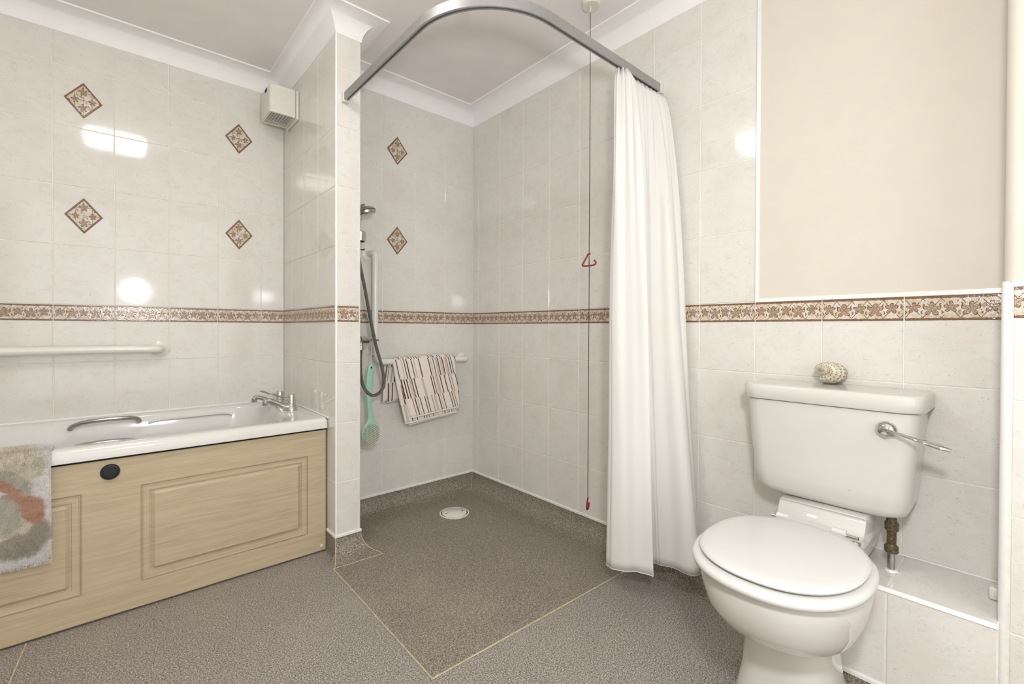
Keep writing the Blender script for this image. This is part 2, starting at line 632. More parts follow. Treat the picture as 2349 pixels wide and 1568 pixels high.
def sweep2d(path, prof, name, mat, parent=None, closed=False, smooth=False, autos=30):
    """mitred sweep of a profile [(offset to the room side, z)] along a plan polyline; the room lies on the right of the path"""
    P = [Vector((p[0], p[1])) for p in path]
    rings = []
    for i, p in enumerate(P):
        def nn(a, b):
            d = (b - a).normalized()
            return Vector((d.y, -d.x))
        if i == 0:
            m = nn(P[0], P[1])
        elif i == len(P) - 1:
            m = nn(P[-2], P[-1])
        else:
            n1, n2 = nn(P[i - 1], p), nn(p, P[i + 1])
            m = (n1 + n2)
            m = m / m.dot(n1)
        rings.append([(p.x + m.x * o, p.y + m.y * o, z) for o, z in prof])
    b = MB().loft(rings, True, True, True)
    return b.build(name, mat, parent, smooth=smooth, autos=autos)


# ------------------------------------------------------------------ the room shell
XB, YB = -1.012, 0.414       # bath end wall / bath back wall
YP, XP = -0.36, -0.902       # pier front / pier shower side
XL, YF = -2.75, -3.6         # left wall, front wall (behind the camera)
XN, YN = -0.235, -2.284      # boxed-out near wall
HC = 2.36
WX, WZ = 0.2025, 0.2584
Z0, Z1 = 1.0278, 1.0993      # border course
ROWS = [0.09, Z0 - 0.1815 - 2 * WZ, Z0 - 0.1815 - WZ, Z0 - 0.1815, Z0, Z1, Z1 + WZ, Z1 + 2 * WZ, Z1 + 3 * WZ, Z1 + 4 * WZ, 2.36]
G = 0.0016                   # grout sits this far behind the tile faces


def wallbox(name, mat, *a):
    return tag(MB().box(*a).build(name, mat, smooth=False), kind='structure')


floor = wallbox('floor', M['vinyl'], XL - .1, .1, YF - .1, YB + .1, -.12, 0)
ceiling = wallbox('ceiling', M['ceil'], XL - .1, .1, YF - .1, YB + .1, HC, HC + .12)
w_back = wallbox('wall_back', M['grout'], XP, .1, G, .1, 0, HC)
w_right = wallbox('wall_right', M['grout'], G, .1, G, YN, 0, HC)
w_bath = wallbox('wall_back_left', M['grout'], XL, XB, YB + G, YB + .1, 0, HC)
w_pier = wallbox('wall_pier', M['grout'], XB + G, XP - G, YP + G, YB + .1, 0, HC)
w_near = wallbox('wall_near', M['grout'], XN + G, .1, YN - G, YF, 0, Z1 + .011)
w_left = wallbox('wall_left', M['paint'], XL - .1, XL, YF, YB + .1, 0, HC)
w_front = wallbox('wall_front', M['paint'], XL - .1, .1, YF - .1, YF, 0, HC)
XBOX, YBOX, ZBOX = -0.262, -1.84, 0.345
w_box = wallbox('wall_boxing', M['grout'], XBOX + G, 0, YBOX - G, YN, 0, ZBOX - G)

# tiles -----------------------------------------------------------------
tile_cache = {}
DEP = 0.008


def tile_mesh(w, h, kind, u0, v0, rot=False):
    key = (round(w, 4), round(h, 4), kind, round(u0, 3), round(v0, 3))
    if key in tile_cache:
        return tile_cache[key]
    c = 0.0013
    a, bb = w / 2, h / 2
    vs = []
    if kind == 'rhomb':
        ring = lambda k: [(-a * k, 0), (0, -bb * k), (a * k, 0), (0, bb * k)]
        for k, d in ((1, -DEP + .003), (1, .0), (1 - 2 * c / a, .0018)):
            vs += [(x, y, d) for x, y in ring(k)]
        uv = [((x / a + y / bb) / 2 + .5, (x / a - y / bb) / 2 + .5) for x, y, _ in vs]
    else:
        ring = lambda k: [(-a + k, -bb + k), (a - k, -bb + k), (a - k, bb - k), (-a + k, bb - k)]
        top = 0.0012 if kind == 'border' else 0.0
        for k, d in ((0, -DEP), (0, top - c), (c, top)):
            vs += [(x, y, d) for x, y in ring(k)]
        uv = [(u0 + (x + a) / 0.2, v0 + (y + bb) / (h if kind == 'border' else .25)) for x, y, _ in vs]
    fs = []
    for i in (0, 1):
        for j in range(4):
            k = (j + 1) % 4
            fs.append((i * 4 + j, i * 4 + k, i * 4 + 4 + k, i * 4 + 4 + j))
    fs.append((8, 9, 10, 11))
    me = bpy.data.meshes.new(kind + '_tile')
    me.from_pydata(vs, [], fs)
    me.materials.append(M['border'] if kind == 'border' else M['rhomb'] if kind == 'rhomb' else M['tile'])
    l = me.uv_layers.new(name='uv')
    for lp in me.loops:
        l.data[lp.index].uv = uv[lp.vertex_index]
    me.update()
    tile_cache[key] = me
    return me


def put_tile(wall, O, U, Vd, u0, u1, v0, v1, kind='wall', crop=0.0, tilt=0.0022):
    """O origin, U and Vd unit directions in the wall plane; u0..v1 the joint-to-joint cell"""
    O, U, Vd = Vector(O), Vector(U), Vector(Vd)
    N = U.cross(Vd)
    j = 0.0032
    w, h = abs(u1 - u0) - j, abs(v1 - v0) - j
    if w < 0.006 or h < 0.006:
        return
    me = tile_mesh(w, h, kind, crop, 0)
    name = {'wall': 'wall_tile', 'border': 'border_tile', 'rhomb': 'diamond_tile'}[kind]
    o = bpy.data.objects.new(name, me)
    COL.objects.link(o)
    o.parent = wall
    c = O + U * (u0 + u1) / 2 + Vd * (v0 + v1) / 2
    mtx = Matrix((U, Vd, N)).transposed().to_4x4()
    if kind == 'rhomb':
        tilt = 0
    t = Matrix.Rotation(random.uniform(-tilt, tilt), 4, 'X') @ Matrix.Rotation(random.uniform(-tilt, tilt), 4, 'Y')
    if kind == 'border':
        t = Matrix.Identity(4)
    o.matrix_local = Matrix.Translation(c) @ mtx @ t
    return o


def tile_wall(wall, O, U, cols, rows, full_first_crop=0.0, skip=None):
    for i in range(len(cols) - 1):
        for k in range(len(rows) - 1):
            r0, r1 = rows[k], rows[k + 1]
            isb = abs(r0 - Z0) < 1e-4 and abs(r1 - Z1) < 1e-4
            if skip:
                res = skip(cols[i], cols[i + 1], r0, r1)
                if res is None:
                    continue
                r0, r1 = res
            crop = 0.0
            if i == 0:
                crop = full_first_crop
            put_tile(wall, O, U, (0, 0, 1), cols[i], cols[i + 1], r0, r1, 'border' if isb else 'wall', crop)


# shower back wall: u = x - XP, facing -y : U=(1,0,0) x (0,0,1) = (0,-1,0)
sj = [-.2138 - k * WX for k in range(3, -1, -1)]
cols = [0] + [x - XP for x in sj] + [-XP]
tile_wall(w_back, (XP, 0, 0), (1, 0, 0), cols, ROWS, 0.6)
# bath back wall, facing -y
bj = [-.9263 - n * WX for n in range(9, 0, -1)]
bj = [x for x in bj if x > XL + .02]
cols = [0] + [x - XL for x in bj] + [XB - XL]
tile_wall(w_bath, (XL, YB, 0), (1, 0, 0), cols, ROWS[2:], 0.3)
# right wall, facing -x : U=(0,-1,0) x z = (-1,0,0)
cols = [0] + [.0569 + n * WX for n in range(0, 11)] + [-YN]
YT = 1.684


def skip_right(a, b, r0, r1):
    if a > 1.6 and r0 > Z1 - 1e-3:
        return None
    if a > 1.8 and r1 <= ZBOX + 1e-3:
        return None
    if a > 1.8 and r0 < ZBOX:
        return (ZBOX, r1)
    return (r0, r1)


tile_wall(w_right, (0, 0, 0), (0, -1, 0), cols, ROWS, 0.72, skip_right)
# pier front, facing -y
tile_wall(w_pier, (XB, YP, 0), (1, 0, 0), [0.006, XP - XB - .006], ROWS, 0.15)
# pier left face, facing -x
cols = [0, YB - .269, YB - .069, YB + .131, YB + .331, YB - YP]
tile_wall(w_pier, (XB, YB, 0), (0, -1, 0), [0, .1449, .3474, .5499, YB - YP - .006], ROWS, 0.3)
# pier shower side, facing +x : U=(0,1,0) x z = (1,0,0)
tile_wall(w_pier, (XP, YP, 0), (0, 1, 0), [.006, .16, -YP], ROWS, 0.3)
# near boxed-out wall, facing -x, tiled to the border course
tile_wall(w_near, (XN, YN, 0), (0, -1, 0), [.014, .18] + [.18 + WX * k for k in range(1, 6)], ROWS[:6], 0.1)
# side of the boxed-out wall, facing +y : U=(-1,0,0)
tile_wall(w_near, (0, YN, 0), (-1, 0, 0), [0, -XN - .006], [ZBOX] + ROWS[2:6], 0.1)
# boxing front (facing -x) and top
tile_wall(w_box, (XBOX, 0, 0), (0, -1, 0), [-YBOX, 1.888, 2.0905, -YN - .002], [.09, ZBOX - .006], 0.1)
for a, b2 in ((-YBOX, 1.888), (1.888, 2.0905), (2.0905, -YN - .002)):
    put_tile(w_box, (XBOX, -b2, ZBOX), (1, 0, 0), (0, 1, 0), .006, -XBOX - .002, 0, b2 - a, 'wall')

# diamond insets
for x, z in ((-1.8395, 2.0), (-1.8395, 1.493), (-1.234, 1.997), (-1.234, 1.493)):
    put_tile(w_bath, (x, YB, z), (1, 0, 0), (0, 0, 1), -.0655, .0655, -.0805, .0805, 'rhomb')
for x, z in ((-.531, 1.992), (-.531, 1.491)):
    put_tile(w_back, (x, 0, z), (1, 0, 0), (0, 0, 1), -.0655, .0655, -.0805, .0805, 'rhomb')

# painted plaster above the border course
MB().box(0, .02, -1.69, YN, Z1 + .012, HC).build('plaster', M['paint'], w_right, smooth=False)
pb = MB()
pb.loft([[(x, y, z) for x, y in ([(XN + .022 - .022 * cos(t * pi / 16), YN - .022 + .022 * sin(t * pi / 16)) for t in range(9)] + [(.02, YN), (.02, YF), (XN, YF)])] for z in (Z1 + .012, HC)])
pb.build('plaster', M['paint'], w_near, autos=40)

# ceiling coving, mitred round every corner
PATH = [(XL, YF), (XL, YB), (XB, YB), (XB, YP), (XP, YP), (XP, 0), (0, 0), (0, YN), (XN, YN), (XN, YF)]
cr = 0.083
cp = [(-.004, HC + .002), (-.004, HC - cr - .004), (.002, HC - cr - .004), (.004, HC - cr)]
for k in range(1, 12):
    a = pi / 2 * k / 12
    cp.append((cr + .004 - cr * cos(a) * 1.0, HC - cr + cr * sin(a) - .006))
cp += [(cr + .003, HC - .0065), (cr + .011, HC - .0065), (cr + .012, HC + .002)]
tag(sweep2d(PATH, cp, 'trim_1', M['cove'], smooth=True, autos=40), kind='structure')

# coved vinyl skirting and the white capping strip
PK = [(XB, YP), (XP, YP), (XP, 0), (0, 0), (0, YBOX), (XBOX, YBOX), (XBOX, YN), (XN, YN - .004), (XN, YF)]
rr = 0.084
kp = [(-.003, -.01), (-.003, .092), (.002, .092), (.002, rr)]
for k in range(1, 10):
    a = pi / 2 * k / 10
    kp.append((.002 + rr - rr * cos(a), rr - rr * sin(a) + .0006))
kp += [(.002 + rr + .004, .0006), (rr + .006, -.01)]
bb_ = tag(sweep2d(PK, kp, 'baseboard_1', M['vinyl2'], smooth=True, autos=50), kind='structure')
rg = []
for k in range(9):
    a = pi / 2 * k / 8
    sc_ = 1 - .90 * (k / 8) ** 1.5
    rg.append([(XB - sin(a) * o * (sc_ if o > 0 else 1), YP - cos(a) * o * (sc_ if o > 0 else 1), z) for o, z in kp])
rg.append([(x, -.262, z) for x, y, z in rg[-1]])
MB().loft(rg).build('corner_skirting', M['vinyl2'], bb_, autos=50)
tag(sweep2d([(XB, -.262)] + PK, [(-.002, .090), (-.002, .102), (.003, .102), (.0055, .099), (.0055, .090)], 'trim_2', M['trim'], autos=50), kind='structure')

# quarter-round tile edge beads
def bead(name, x, y, z0, z1, sx, sy, r=.0075):
    """vertical quarter-round whose square corner points to (-sx,-sy)"""
    pts = [(0, 0)] + [(r * cos(t * pi / 12), r * sin(t * pi / 12)) for t in range(7)]
    rings = [[(x + sx * (px), y + sy * (py), z) for px, py in pts] for z in (z0, z1)]
    return tag(MB().loft(rings).build(name, M['trim'], autos=50), kind='structure')


bead('trim_3', XB + .0055, YP + .0055, .085, 2.275, -1, -1)
bead('trim_4', XP - .0055, YP + .0055, .085, 2.275, 1, -1)
bead('trim_5', XN + .009, YN - .009, .085, Z1 + .012, -1, 1, .0125)
tag(MB().box(-.004, .004, -1.678, -1.691, Z1 + .0005, HC - .06).build('trim_6', M['trim']), kind='structure')
tag(MB().box(-.0035, .004, -1.690, YN, Z1 - .0005, Z1 + .0125).build('trim_7', M['trim']), kind='structure')
tag(MB().box(XN - .002, XN + .006, YN - .012, YF, Z1 - .001, Z1 + .0125, .0018).build('trim_8', M['trim']), kind='structure')
r_ = .009
pts = [(0, 0)] + [(r_ * cos(t * pi / 12), r_ * sin(t * pi / 12)) for t in range(7)]
tag(MB().loft([[(XBOX + .0065 - px, y, ZBOX - .0065 + pz) for px, pz in pts] for y in (YBOX, YN)]).build('trim_9', M['trim'], autos=50), kind='structure')
# silicone line where the ledge and the wall meet
tag(MB().box(-.006, 0, YBOX, YN, ZBOX, ZBOX + .005, .0015).build('trim_10', M['trim']), kind='structure')

# shower floor sheet and weld seams
seam_poly = [(-1.052, -.44), (-1.058, -1.218), (-.167, -1.235), (-.052, -1.238), (-.052, -.05), (-.85, -.05), (-.85, -.40)]
MB().loft([[(x, y, z) for x, y in seam_poly] for z in (-.004, .0007)]).build('shower_sheet', M['vinyl2'], floor, smooth=False)


def seam(pts, r=.0024):
    MB().tube(pts, r, 6).build('weld_seam', M['weld'], floor)


def cove_pts(x, y, dx, dy, top=.09):
    """curve down the coved skirting starting at wall point (x, y), leaving along (dx, dy)"""
    o = [(x + dx * .003, y + dy * .003, top), (x + dx * .003, y + dy * .003, rr)]
    for k in range(1, 9):
        a = pi / 2 * k / 9
        q = .003 + rr - rr * cos(a)
        o.append((x + dx * q, y + dy * q, rr - rr * sin(a) + .002))
    return o


seam(cove_pts(XB, YP, -.36, -.93) + [(-1.052, -.452, .0012)])
seam([(-1.052, -.44, .0012), (-1.058, -1.218, .0012)])
seam([(-1.058, -1.218, .0012), (-.167, -1.235, .0012), (-.06, -1.238, .0012)])
seam([(-1.052, -.44, .0012), (-.838, -.452, .0012)], .0014)
seam(cove_pts(XP, YP, .85, -.98)+ [(-.838, -.452, .0012)], .0014)
seam(cove_pts(0, 0, -.9, -.9), .0012)
seam([(-1.958, -.262, .0012), (-1.975, -.50, .0012), (-2.02, -.9, .0012)])
seam([(-.20, -1.60, .0010), (-.08, -1.615, .0010)], .0012)

# ------------------------------------------------------------------ door behind the camera
d = MB().box(-2.3, -1.5, YF, YF + .03, 0, 2.0, .004).build('door_1', M['trim'], origin=(-1.9, YF, 0))
tag(d, kind='structure')
fr = MB()
for a in ((-2.37, -2.3, YF, YF + .045, 0, 2.07), (-1.5, -1.43, YF, YF + .045, 0, 2.07), (-2.3, -1.5, YF, YF + .045, 2.0, 2.07)):
    fr.box(*a)
fr.build('door_frame', M['trim'], d, smooth=False)
MB().tube([(-1.57, YF + .03, 1.0), (-1.57, YF + .07, 1.0), (-1.67, YF + .075, 1.0)], .009, 10).build('door_handle', M['chrome'], d)

# ------------------------------------------------------------------ ceiling light (above the frame; seen in the tiles)
lt = thing('ceiling_light', (-1.72, -1.1, HC), 'square white ceiling light above the middle of the floor', 'light')
MB().box(-1.90, -1.54, -1.28, -.92, HC - .02, HC, .006).build('base', M['trim'], lt)
MB().box(-1.88, -1.56, -1.26, -.94, HC - .075, HC - .018, .025).build('diffuser', M['lamp'], lt)

# ================================================================== THINGS
def srect(cx, cy, a, b, z, n=4.0, N=48, egg=0.0):
    """superellipse ring; egg > 0 narrows the -x end"""
    out = []
    for j in range(N):
        t = 2 * pi * j / N
        c, s_ = cos(t), sin(t)
        x = a * math.copysign(abs(c) ** (2 / n), c)
        y = b * math.copysign(abs(s_) ** (2 / n), s_)
        y *= 1 + egg * x / a
        out.append((cx + x, cy + y, z))
    return out


def rrect(x0, x1, y0, y1, z, r, k=6):
    """rounded rectangle ring with 4 * (k + 1) points, r may be one radius or four (x1y1, x0y1, x0y0, x1y0)"""
    rs = r if isinstance(r, (tuple, list)) else (r,) * 4
    out = []
    for (cx, cy, sx, sy, a0), q in zip(((x1, y1, -1, -1, 0), (x0, y1, 1, -1, pi / 2), (x0, y0, 1, 1, pi), (x1, y0, -1, 1, 1.5 * pi)), rs):
        for i in range(k + 1):
            a = a0 + pi / 2 * i / k
            out.append((cx + sx * q + q * cos(a), cy + sy * q + q * sin(a), z))
    return out


# ------------------------------------------------------------------ bath
bt = thing('bathtub', (-1.86, .07, 0), 'white acrylic bathtub with pale wood panelled side against the tiled wall', 'bathtub')
X0, X1, Y0, Y1 = -2.745, -1.014, -.278, .412
rings = []
ZR = .600
for (i, z, r) in ((.0, .556, .012), (.0, .580, .014), (.004, .592, .016), (.012, ZR - .001, .02), (.02, ZR, .022)):
    rings.append(rrect(X0, X1 - i * .3, Y0 + i, Y1, z, r, 8))
for dx1, dx0, dy0, dy1, z, r in ((.112, .09, .070, .052, ZR, .15), (.120, .095, .076, .058, ZR - .004, .15), (.124, .10, .081, .062, ZR - .016, .15),
                                 (.132, .12, .090, .072, ZR - .06, .15), (.150, .16, .100, .082, ZR - .14, .15), (.175, .25, .118, .10, .34, .14),
                                 (.205, .31, .14, .12, .26, .13), (.25, .37, .17, .15, .215, .11), (.33, .46, .23, .21, .195, .08)):
    rings.append(rrect(X0 + dx0, X1 - dx1, Y0 + dy0, Y1 - dy1, z, (r, r * .9, r * .9, r), 8))
MB().loft(rings, False, True).build('tub', M['bath'], bt, autos=60)
# tap ledge step and the arm-rest line inside
MB().tube([(-1.62, .330, .560), (-1.58, .334, .568), (-1.45, .336, .570), (-1.32, .336, .570), (-1.28, .330, .560)], .006, 10, sub=4).build('armrest', M['bath'], bt)
MB().box(X0, X1, Y1 - .004, Y1 + .002, ZR - .002, ZR + .007, .002).build('sealant', M['trim'], bt)
MB().box(X1 - .002, X1 + .003, Y0 + .004, Y1, ZR - .003, ZR + .006, .002).build('sealant', M['trim'], bt)

# grips
for nm, pts in (('grip', [(-1.882, .305, .572), (-1.872, .292, .586), (-1.835, .272, .600), (-1.77, .266, .605), (-1.70, .270, .603), (-1.665, .286, .594), (-1.655, .305, .578)]),
                ('grip', [(-1.892, -.172, .552), (-1.882, -.165, .566), (-1.85, -.158, .582), (-1.77, -.155, .588), (-1.70, -.158, .584), (-1.665, -.165, .57), (-1.655, -.172, .555)])):
    MB().tube(pts, .0115, 14, sub=6, squash=(1, .8)).build(nm, M['satin'], bt)

# side panel: nested routed rectangles cut into one board
YPAN = -.262
PX0, PX1, PZ0, PZ1 = -2.742, X1 - .004, .006, .5475
RECTS = [(-1.673, -1.098, .096, .442), (-2.46, -1.827, .103, .444)]
PROF = [(0, 0), (.0012, -.006), (.0036, -.006), (.0050, -.001), (.0070, -.001), (.0082, -.0035), (.025, -.0035), (.0262, -.0095), (.0292, -.0095), (.041, 0)]


def depth(x, z):
    for x0, x1, z0, z1 in RECTS:
        e = min(x - x0, x1 - x, z - z0, z1 - z)
        if e >= 0:
            for (e0, d0), (e1, d1) in zip(PROF, PROF[1:]):
                if e <= e1:
                    return d0 + (d1 - d0) * (e - e0) / (e1 - e0)
            return 0
    return 0


xs = {PX0, PX1}
zs = {PZ0, PZ1}
for x0, x1, z0, z1 in RECTS:
    for e, _ in PROF:
        xs |= {round(x0 + e, 5), round(x1 - e, 5)}
        zs |= {round(z0 + e, 5), round(z1 - e, 5)}
xs |= {PX0 + .004, PX1 - .004}
zs |= {PZ0 + .004, PZ1 - .004}
xs, zs = sorted(xs), sorted(zs)
vs, fs = [], []
for z in zs:
    for x in xs:
        d_ = depth(x, z)
        if x in (PX0, PX1) or z in (PZ0, PZ1):
            d_ = -.003
        vs.append((x, YPAN - d_, z))
n = len(xs)
for i in range(len(zs) - 1):
    for j in range(n - 1):
        a, b2, c, e = i * n + j, i * n + j + 1, (i + 1) * n + j + 1, (i + 1) * n + j
        ya, yb, yc, ye = vs[a][1], vs[b2][1], vs[c][1], vs[e][1]
        if abs(ya - yc) < abs(yb - ye):
            fs += [(a, b2, c), (a, c, e)]
        elif abs(ya - yc) > abs(yb - ye):
            fs += [(a, b2, e), (b2, c, e)]
        else:
            fs.append((a, b2, c, e))
k0 = len(vs)
vs += [(PX0, YPAN + .018, PZ0), (PX1, YPAN + .018, PZ0), (PX1, YPAN + .018, PZ1), (PX0, YPAN + .018, PZ1)]
NZ = len(zs)
fs += [tuple(list(range(n))[::-1]) + (k0, k0 + 1), tuple((NZ - 1) * n + j for j in range(n)) + (k0 + 2, k0 + 3),
       tuple(i * n + n - 1 for i in range(NZ))[::-1] + (k0 + 2, k0 + 1)[::1], (k0, k0 + 3, k0 + 2, k0 + 1)]
panel = obj('side_panel', vs, fs, M['wood'], bt)
MB().box(PX0, PX1, YPAN + .002, YPAN + .03, .545, .57).build('painted_gap_shade', M['dark'], bt, smooth=False)  # near-black strip stands in for the shade under the bath rim
MB().lathe([(.0265, 0), (.0265, .005), (.024, .008), (.020, .0085), (.0185, .0065), (.012, .0065), (.0005, .007)], (-1.755, YPAN, .505), (Vector((1, 0, 0)), Vector((0, 0, 1)), Vector((0, -1, 0)))).build('round_cap', M['black'], panel)
for sx in (-1.038, -2.7):
    MB().lathe([(.0065, 0), (.0065, .002), (.004, .004), (.0005, .0045)], (sx, YPAN, .03), (Vector((1, 0, 0)), Vector((0, 0, 1)), Vector((0, -1, 0))), 16).build('screw_cap', M['fan'], panel)


def tap(x, y, label):
    t = thing('bath_tap', (x, y, ZR), label, 'tap', 'lever taps on the bath end')
    z = ZR
    MB().lathe([(.027, 0), (.027, .004), (.025, .012), (.021, .022), (.0185, .031), (.0175, .034)], (x, y, z)).build('body', M['chrome'], t)
    MB().lathe([(.0175, .034), (.0185, .036), (.0165, .074), (.0145, .079), (.0005, .080)], (x, y, z), n=16).build('head', M['chrome'], t, autos=25)
    MB().tube([(x - .008, y, z + .016), (x - .04, y, z + .028), (x - .08, y, z + .050), (x - .108, y, z + .058), (x - .118, y, z + .055)], [.0165, .0135, .0105, .0105, .0125], 14, sub=5).build('spout', M['chrome'], t)
    MB().lathe([(.0125, 0), (.0135, .003), (.0125, .020), (.009, .022)], (x - .117, y, z + .036)).build('nozzle', M['chrome'], t)
    MB().tube([(x - .010, y, z + .064), (x - .035, y, z + .066), (x - .052, y, z + .071), (x - .075, y, z + .083), (x - .092, y, z + .088)], [.006, .005, .009, .0125, .008], 12, sub=5, squash=(1, .45)).build('lever', M['chrome'], t)


tap(-1.083, .028, 'chrome lever bath tap nearer to the wood panel and the room')
tap(-1.098, .172, 'chrome lever bath tap nearer to the tiled wall behind the bath')

# bath mat hung over the rim --------------------------------------------
mt = thing('bath_mat', (-2.2, Y0, ZR), 'fluffy white bath mat with beige and terracotta petals hung over the bath rim', 'bath mat')
MX0, MX1 = -2.52, -1.898
prof = [(Y0 + .125, .47), (Y0 + .112, .52), (Y0 + .10, .575), (Y0 + .085, .604), (Y0 + .05, .611), (Y0 + .015, .611), (Y0 - .006, .603), (Y0 - .017, .58), (Y0 - .020, .55),
        (Y0 - .017, .50), (Y0 - .015, .44), (Y0 - .014, .38), (Y0 - .016, .32), (Y0 - .018, .285), (Y0 - .018, .258)]
pp, _ = smooth_path([(0, y, z) for y, z in prof], 5)
vs, fs = [], []
NX = 60
for i, p in enumerate(pp):
    q = pp[min(i + 1, len(pp) - 1)] - pp[max(i - 1, 0)]
    q.normalize()
    nrm = Vector((0, q.z, -q.y)) * -1
    tt = i / (len(pp) - 1)
    for j in range(NX + 1):
        u = j / NX
        x = MX0 + (MX1 - MX0) * u
        if u > .9 and tt > .93:                       # rounded lower corner
            x -= (u - .9) / .1 * (tt - .93) / .07 * .012
        w = .003 * sin(x * 31 + p.z * 9)
        vs.append((x, p.y - w * (1 if tt > .5 else 0), p.z + (.008 * (1 - u) if tt > .9 else 0)))
for i in range(len(pp) - 1):
    for j in range(NX):
        a = i * (NX + 1) + j
        fs.append((a, a + 1, a + NX + 2, a + NX + 1))
base = obj('mat_backing', vs, fs, M['mat'], mt, True)
sm = base.modifiers.new('s', 'SOLIDIFY')
sm.thickness = .010
sm.offset = 1 
# tufts
tv, tf = [], []
rnd = random.Random(3)
for k in range(26000):
    i = rnd.randrange(10, len(pp) - 1)
    u = rnd.random() ** .55
    t = rnd.random()
    p = pp[i].lerp(pp[i + 1], t)
    q = (pp[i + 1] - pp[i]).normalized()
    nrm = Vector((0, q.z, -q.y))
    if nrm.y > 0 and i > 30:
        nrm = -nrm
    if nrm.z < 0 and i < 30:
        nrm = -nrm
    x = MX0 + (MX1 + .001 - MX0) * u
    c = Vector((x, p.y, p.z)) + nrm * .006
    L = rnd.uniform(.006, .011)
    dr = (nrm + Vector((rnd.uniform(-.5, .5), rnd.uniform(-.2, .2), rnd.uniform(-.9, .1)))).normalized()
    sd = Vector((rnd.uniform(-1, 1), rnd.uniform(-.4, .4), rnd.uniform(-1, 1))).normalized() * .0009
    m0 = len(tv)
    tv += [c - sd, c + sd, c + dr * L]
    tf.append((m0, m0 + 1, m0 + 2))
tag(obj('pile', tv, tf, M['mat'], mt), kind='stuff')

# ------------------------------------------------------------------ grab bars
def flange(c, axis, parent, r=.039):
    MB().lathe([(r, -.001), (r, .004), (r - .004, .007), (r * .62, .009), (r * .5, .013), (.0005, .0135)], c, basis(axis)).build('flange', M['white'], parent)


gb = thing('grab_bar', (-1.95, YB, .9), 'long horizontal white grab bar on the wall above the bath', 'grab bar')
yb = YB - .055
MB().tube([(-1.572, YB - .004, .900), (-1.572, YB - .030, .900), (-1.580, YB - .047, .900), (-1.60, yb, .900), (-1.70, yb, .901), (-2.1, yb, .902), (-2.35, yb, .903), (-2.37, YB - .047, .903), (-2.378, YB - .03, .903), (-2.378, YB - .004, .903)], .0185, 18, sub=4).build('bar', M['white'], gb)
flange((-1.572, YB, .900), (0, -1, 0), gb)
flange((-2.378, YB, .903), (0, -1, 0), gb)

g2 = thing('grab_bar', (-.4, 0, .9), 'white L-shaped grab bar in the shower corner with a towel over it', 'grab bar')
yb = -.058
MB().tube([(-.703, -.004, 1.398), (-.701, -.028, 1.398), (-.695, -.05, 1.396), (-.690, yb, 1.37), (-.690, yb, 1.2), (-.690, yb, .95), (-.688, yb, .87), (-.676, yb, .832), (-.64, yb, .822), (-.58, yb, .820),
           (-.35, yb, .818), (-.15, yb, .816), (-.105, yb, .816), (-.088, -.046, .816), (-.084, -.028, .816), (-.084, -.004, .816)], .0165, 18, sub=4).build('bar', M['white'], g2)
MB().tube([(-.690, yb, .895), (-.698, -.004, .895)], .013, 14).build('bar_stem', M['white'], g2)
flange((-.703, 0, 1.398), (0, -1, 0), g2, .037)
flange((-.703, 0, .897), (0, -1, 0), g2, .037)
flange((-.088, 0, .818), (0, -1, 0), g2, .034)
MB().tube([(-.690, yb, .853), (-.690, yb, .857)], .0172, 18).build('joint_ring', M['satin'], g2)
MB().tube([(-.585, yb, .820), (-.589, yb, .820)], .0172, 18).build('joint_ring', M['white'], g2)

# ------------------------------------------------------------------ towel on the lower grab bar
tw = thing('hand_towel', (-.4, yb, .84), 'striped cream hand towel draped over the white shower grab bar', 'towel')


def sheet(name, prof, xa, xb, nx=26, thick=.0055, v0=0.0, uo=0.0, wob=.003):
    """prof: (y, z) points, xa/xb: lists of x at start and end of the profile (left, right) interpolated"""
    pp, _ = smooth_path([(0, y, z) for y, z in prof], 6)
    L = [0]
    for a, b in zip(pp, pp[1:]):
        L.append(L[-1] + (b - a).length)
    vs, uv = [], []
    for i, p in enumerate(pp):
        t = L[i] / L[-1]
        a = xa[0] + (xa[1] - xa[0]) * t ** 1.3
        b = xb[0] + (xb[1] - xb[0]) * t ** 1.3
        for j in range(nx + 1):
            u = j / nx
            dy = wob * sin(u * 8 + t * 3) * t - (.008 * (1 - min(1, u / .08)) ** 2 * -1 * t)
            vs.append((a + (b - a) * u, p.y + dy, p.z + .028 * (u - .5) * t * 1.0))
            uv.append((u * (b - a) / .40 + uo, L[-1] - L[i]))
    fs = [(i * (nx + 1) + j, i * (nx + 1) + j + 1, (i + 1) * (nx + 1) + j + 1, (i + 1) * (nx + 1) + j) for i in range(len(pp) - 1) for j in range(nx)]
    o = obj(name, vs, fs, M['towel'], tw, True, uv)
    s_ = o.modifiers.new('s', 'SOLIDIFY')
    s_.thickness = thick
    s_.offset = 0
    return o


top_z = .841
sheet('towel_front', [(yb + .022, .80), (yb + .018, top_z - .012), (yb + .004, top_z + .001), (yb - .012, top_z - .004), (yb - .024, top_z - .025), (yb - .028, .76), (yb - .033, .66), (yb - .036, .56), (yb - .036, .518)], (-.592, -.497), (-.198, -.166), uo=0.02)
sheet('towel_fold', [(yb + .018, .79), (yb + .014, top_z - .015), (yb + .003, top_z - .006), (yb - .010, top_z - .010), (yb - .019, top_z - .03), (yb - .020, .76), (yb - .024, .64), (yb - .027, .52), (yb - .027, .488)], (-.606, -.524), (-.206, -.176), uo=0.43)
sheet('towel_fold', [(yb + .016, .79), (yb + .012, top_z - .018), (yb + .003, top_z - .009), (yb - .008, top_z - .014), (yb - .014, top_z - .035), (yb - .014, .74), (yb - .017, .60), (yb - .019, .50), (yb - .019, .479)], (-.60, -.50), (-.22, -.22), uo=0.7)
